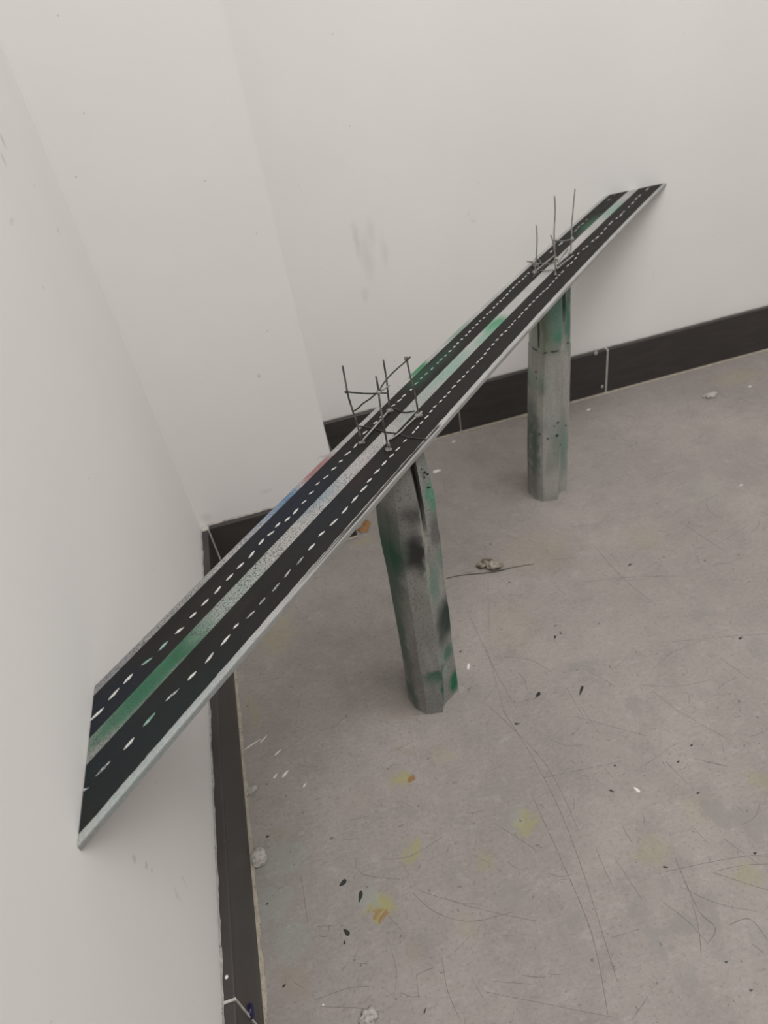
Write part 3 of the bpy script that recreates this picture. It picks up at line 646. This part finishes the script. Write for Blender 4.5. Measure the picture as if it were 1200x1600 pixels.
for (k, a, b, rad) in ((0, .1, .8, .0009), (2, -.1, .15, .0011), (2, .35, .85, .0011), (6, .1, .6, .0009)):
    pa, pb = rs[k], rs[k + 1]
    pts = [pa.lerp(pb, a + (b - a) * t / 4) - FAR_B + Vector((0, 0, noise.noise(Vector((t, k, 0))) * .0012)) for t in range(5)]
    put('seam_gap', tube('seam_gap', pts, [rad * .4, rad, rad * .8, rad, rad * .4], 6), M_JOINT, pf)
cz = [ZS + .006 + k * .012 for k in range(6)]
put('crease', tube('crease', [(lambda q: Vector((q.x, q.y, z)) - FAR_B)(polyline_at(D_L, z).lerp(polyline_at(D_RG, z), .36) - HF * .0088) for z in cz], [.0004, .0011, .0012, .0011, .0011, .0008], 6), M_JOINT, pf)
for i, (u, v, r_) in enumerate(((870.5, 680.5, .0028), (872, 660, .0020), (884, 665, .0016), (843.5, 678.5, .0020), (856, 685.5, .0016), (875.5, 695, .0014), (866, 666, .0013), (837.5, 581, .0018), (838.5, 590, .0016))):
    z = upright(u, v, D_RG[0]).z; q = polyline_at(D_RG, z).lerp(polyline_at(D_A, z), min(max((u - 849) / 24, 0), 1)) if u > 847 else polyline_at(D_L, z).lerp(polyline_at(D_RG, z), (u - 830) / 19) - HF * .004
    put('paint_speck', lump('paint_speck', P3(upright(u, v, q) - FAR_B), (r_, .0009, r_ * .8), 30 + i, .35, 2), M_SPECK, pf)

# ------------------------------------------------------------------ wire frames standing on the road
def wire_mat(name, a, b):
    n = NT(name, .45, .5); n.b.inputs['Metallic'].default_value = .25
    x = n.noise(n.obj, 130, 3)
    return n.out(n.mix(n.ramp(x.outputs[0], .4, .6), a, b))
M_WIRE = wire_mat('grey_painted_wire', (.20, .195, .18), (.075, .072, .068))
M_WIREL = wire_mat('pale_painted_wire', (.34, .34, .315), (.24, .24, .22))
M_WIRE_SHADE = wire_mat('black_wire_or_shade', (.022, .022, .02), (.045, .045, .04))
n = NT('grey_glue', .5); M_GLUE = n.out(n.mix(n.ramp(n.noise(n.obj, 260, 3).outputs[0], .4, .6), (.22, .21, .195), (.10, .098, .09)))
def dp(u, v, h=.0): s, w = on_deck(u, v, h); return deck(s, w, h)
def wires(root, org, name, specs, mat, rad):
    for pts in specs: put(name, tube(name, [p - org for p in smooth_path(pts, 5)], rad, 7, .12), mat, root)
def c5(a, b): return (520 + a * .13333, 540 + b * .13333)
R0w = .00095
B1, B2, B3, B4 = dp(*c5(340, 1140), R0w), dp(*c5(650, 1225), R0w), dp(*c5(668, 770), R0w), dp(*c5(1003, 830), R0w)
O1 = (B1 + B2 + B3 + B4) / 4; O1.z = B1.z - R0w
wf = empty('wire_frame', O1)
tag(wf, 'grey wire frame with crossed wires between four posts on the road above the slit pillar', 'wire frame')
def post(base, pix): return [base] + [upright(*c5(a, b), base) for (a, b) in pix]
wires(wf, O1, 'post', [post(B1, [(290, 940), (235, 770), (180, 590), (150, 430), (113, 235)]), post(B2, [(620, 1060), (590, 900), (560, 730), (540, 580), (520, 430), (505, 360)]),
                       post(B3, [(660, 690), (645, 560), (632, 420), (605, 250), (590, 165)]), post(B4, [(985, 690), (955, 530), (910, 370), (880, 230), (865, 150)])], M_WIRE, R0w)
wires(wf, O1, 'base_rod_or_shade', [[B1 + EZ * .0012, B3 + EZ * .0014], [dp(*c5(680, 1095), .0026), dp(*c5(800, 1010), .0022), dp(*c5(875, 930), .0020), dp(*c5(1045, 775), .0012)]], M_WIREL, .0010)
def mixp(a, b, t): return a.lerp(b, t)
K2 = upright(*c5(540, 545), B2)
wires(wf, O1, 'cross_wire', [[upright(*c5(145, 540), B1), upright(*c5(260, 552), mixp(B1, B2, .3)), upright(*c5(400, 562), mixp(B1, B2, .7)), upright(*c5(540, 560), B2), upright(*c5(600, 556), mixp(B2, B3, .5)), upright(*c5(645, 560), B3)],
                             [upright(*c5(232, 772), B1), upright(*c5(290, 740), mixp(B1, B2, .25)), upright(*c5(350, 680), mixp(B1, B2, .4)), upright(*c5(440, 620), mixp(B1, B2, .7)), upright(*c5(540, 525), B2), upright(*c5(600, 435), mixp(B2, B4, .25)), upright(*c5(700, 320), mixp(B2, B4, .5)), upright(*c5(870, 170), B4), upright(*c5(908, 130), mixp(B2, B4, 1.08))]], M_WIRE_SHADE, .00075)
wires(wf, O1, 'cross_wire', [[upright(*c5(545, 500), B2), upright(*c5(575, 520), B2), upright(*c5(625, 495), B2), upright(*c5(668, 460), B2)]], M_WIREL, .0007)
def thread(pix, h, cf): return [dp(*cf(a, b), h) for (a, b) in pix]
wires(wf, O1, 'base_wire', [thread([(300, 940), (400, 958), (470, 972), (560, 998), (640, 1018), (750, 1030), (880, 1075), (1000, 1090), (1095, 1100)], .0010, c5), thread([(690, 735), (740, 745), (800, 775), (860, 782), (920, 772), (965, 765)], .0012, c5)], M_WIRE_SHADE, .00065)
for i, (b, r_) in enumerate(((B1, .0024), (B2, .0026), (B3, .0030), (B4, .0034))):
    put('glue_blob', lump('glue_blob', P3(b - O1 + EZ * .0006), (r_ * 1.3, r_, r_ * .9), 70 + i, .35, 3), M_GLUE, wf)
put('glue_blob', lump('glue_blob', P3(upright(*c5(655, 1170), B2) - O1), (.0015, .0015, .0040), 76, .3, 3), M_GLUE, wf)
put('glue_blob', lump('glue_blob', P3(upright(*c5(540, 548), B2) - O1), (.0028, .0018, .0022), 77, .35, 3), M_WIREL, wf)
put('glue_blob', lump('glue_blob', P3(upright(*c5(858, 148), B4) - O1), (.0022, .0016, .0020), 78, .35, 3), M_GLUE, wf)
put('glue_blob', lump('glue_blob', P3(upright(*c5(160, 543), B1) - O1), (.0018, .0013, .0013), 79, .35, 3), M_WIRE_SHADE, wf)

def c8(a, b): return (810 + a * .2, 280 + b * .2)
def c7(a, b): return (770 + a * .13333, 350 + b * .13333)
Q1, Q2, Q3, Q4 = dp(*c7(490, 580), R0w), dp(*c7(733, 600), R0w), dp(*c7(745, 415), R0w), dp(*c7(912, 345), R0w)
O2 = (Q1 + Q2 + Q3 + Q4) / 4; O2.z = Q1.z - R0w
wg = empty('wire_frame', O2)
tag(wg, 'wire frame with tall bare posts on the road above the two-length pillar', 'wire frame')
def post8(base, pix, cf): return [base] + [upright(*cf(a, b), base) for (a, b) in pix]
wires(wg, O2, 'post', [post8(Q1, [(138, 640), (142, 560), (146, 460), (140, 360)], c8), post8(Q2, [(288, 690), (284, 560), (279, 420), (287, 250), (283, 130)], c8),
                       post8(Q3, [(282, 560), (265, 470), (250, 435)], c8), post8(Q4, [(410, 540), (416, 450), (416, 370), (424, 280), (434, 160), (443, 75)], c8)], M_WIREL, R0w)
wires(wg, O2, 'base_rod_or_shade', [[dp(*c7(755, 525), .003), dp(*c7(800, 480), .002), dp(*c7(870, 425), .002), dp(*c7(945, 370), .0012)], [dp(*c7(480, 575), .003), dp(*c7(600, 470), .003), dp(*c7(730, 365), .0015)], [dp(*c7(760, 440), .0012), dp(*c7(880, 290), .0012)]], M_WIREL, .0010)
wires(wg, O2, 'base_rod_or_shade', [[dp(*c7(465, 630), .0008), dp(*c7(600, 505), .0008), dp(*c7(715, 385), .0008)], [dp(*c7(760, 535), .0008), dp(*c7(860, 450), .0008), dp(*c7(945, 385), .0008)], [dp(*c7(760, 490), .0008), dp(*c7(905, 365), .0008)]], M_WIRE_SHADE, .0016)  # dark strips standing in for the shadows alongside the pale rods
wires(wg, O2, 'cross_wire', [[upright(*c8(270, 480), Q3), upright(*c8(330, 486), mixp(Q3, Q4, .4)), upright(*c8(380, 478), mixp(Q3, Q4, .8)), upright(*c8(416, 470), Q4)]], M_WIRE, .0009)
wires(wg, O2, 'base_wire', [thread([(560, 545), (620, 548), (690, 538), (735, 545)], .002, c7), thread([(500, 465), (560, 462), (600, 465), (660, 468), (740, 435)], .002, c7), thread([(500, 400), (560, 440), (500, 500), (470, 470)], .003, c7), thread([(400, 440), (470, 450), (540, 500), (480, 540)], .002, c7)], M_WIRE, .0008)
for i, (q, r_) in enumerate(((Q1, .0036), (Q2, .0020), (Q3, .0028), (Q4, .0026))):
    put('glue_blob', lump('glue_blob', P3(q - O2 + EZ * .0006), (r_, r_, r_), 80 + i, .35, 3), M_GLUE if i in (0, 1) else M_WIREL, wg)
put('glue_blob', lump('glue_blob', P3(upright(*c8(420, 472), Q4) - O2), (.0024, .002, .0036), 86, .35, 3), M_WIREL, wg)
put('glue_blob', lump('glue_blob', P3(dp(*c7(505, 480), .004) - O2), (.004, .0028, .003), 87, .4, 3), M_GLUE, wg)

# ------------------------------------------------------------------ loose bits on the floor
def loose(name, u, v, r, seed, mat, label, cat, amp=.4, rot=0):
    p = on_floor(u, v); me = lump(name, (0, 0, 0), r, seed, amp, 4)
    lo = min(v_.co.z for v_ in me.vertices)
    for v_ in me.vertices: v_.co.z = max(v_.co.z - lo * .55, 0)
    o = put(name, me, mat); o.location = (p.x, p.y, 0.0); o.rotation_euler = (0, 0, rot)
    return tag(o, label, cat)
loose('plaster_blob', 405, 1341, (.0105, .0115, .0040), 21, M_PLAST, 'round lump of pale plaster stuck beside the skirting tiles', 'plaster', .18)
loose('plaster_chip', 394, 1236, (.0062, .0044, .0024), 22, M_PLAST, 'small white hooked chip lying against the skirting', 'chip', .6)
loose('plaster_lump', 577, 1590, (.0075, .0065, .003), 23, M_PLAST, 'small crumbly pale lump on the open floor', 'plaster', .6)
loose('stone_chip', 1110, 619, (.014, .008, .004), 24, M_PLAST, 'flat pale chip on the floor near the back skirting', 'chip', .35, .1)
def leaf_mat():
    n = NT('dried_brown_glue', .4, .5)
    a = n.noise(n.obj, 110, 4)
    return n.out(n.mix(n.ramp(a.outputs[0], .40, .62), (.23, .20, .15), (.085, .060, .038)))
M_BROWN = leaf_mat()
n = NT('dried_tan_glue', .35, .5); M_TAN = n.out(n.mix(n.ramp(n.noise(n.obj, 150, 3).outputs[0], .4, .6), (.27, .24, .195), (.16, .135, .105)))
o = tag(empty('dried_glue_scrap', on_floor(768, 889)), 'brown crumpled scrap of dried glue lying on the floor crack', 'scrap')
B0 = o.location.copy()
for nm, u, v, r_, z, sd in (('stub', 757, 880, (.0115, .008, .006), .004, 31), ('body', 773, 883, (.0125, .0095, .0065), .0045, 35)):
    p = on_floor(u, v + 3); me = lump(nm, (p.x - B0.x, p.y - B0.y, 0), r_, sd, .45, 4)
    lo = min(v_.co.z for v_ in me.vertices)
    for v_ in me.vertices: v_.co.z = max(v_.co.z - lo * .6, 0)
    put(nm, me, M_BROWN if nm == 'stub' else M_TAN, o)
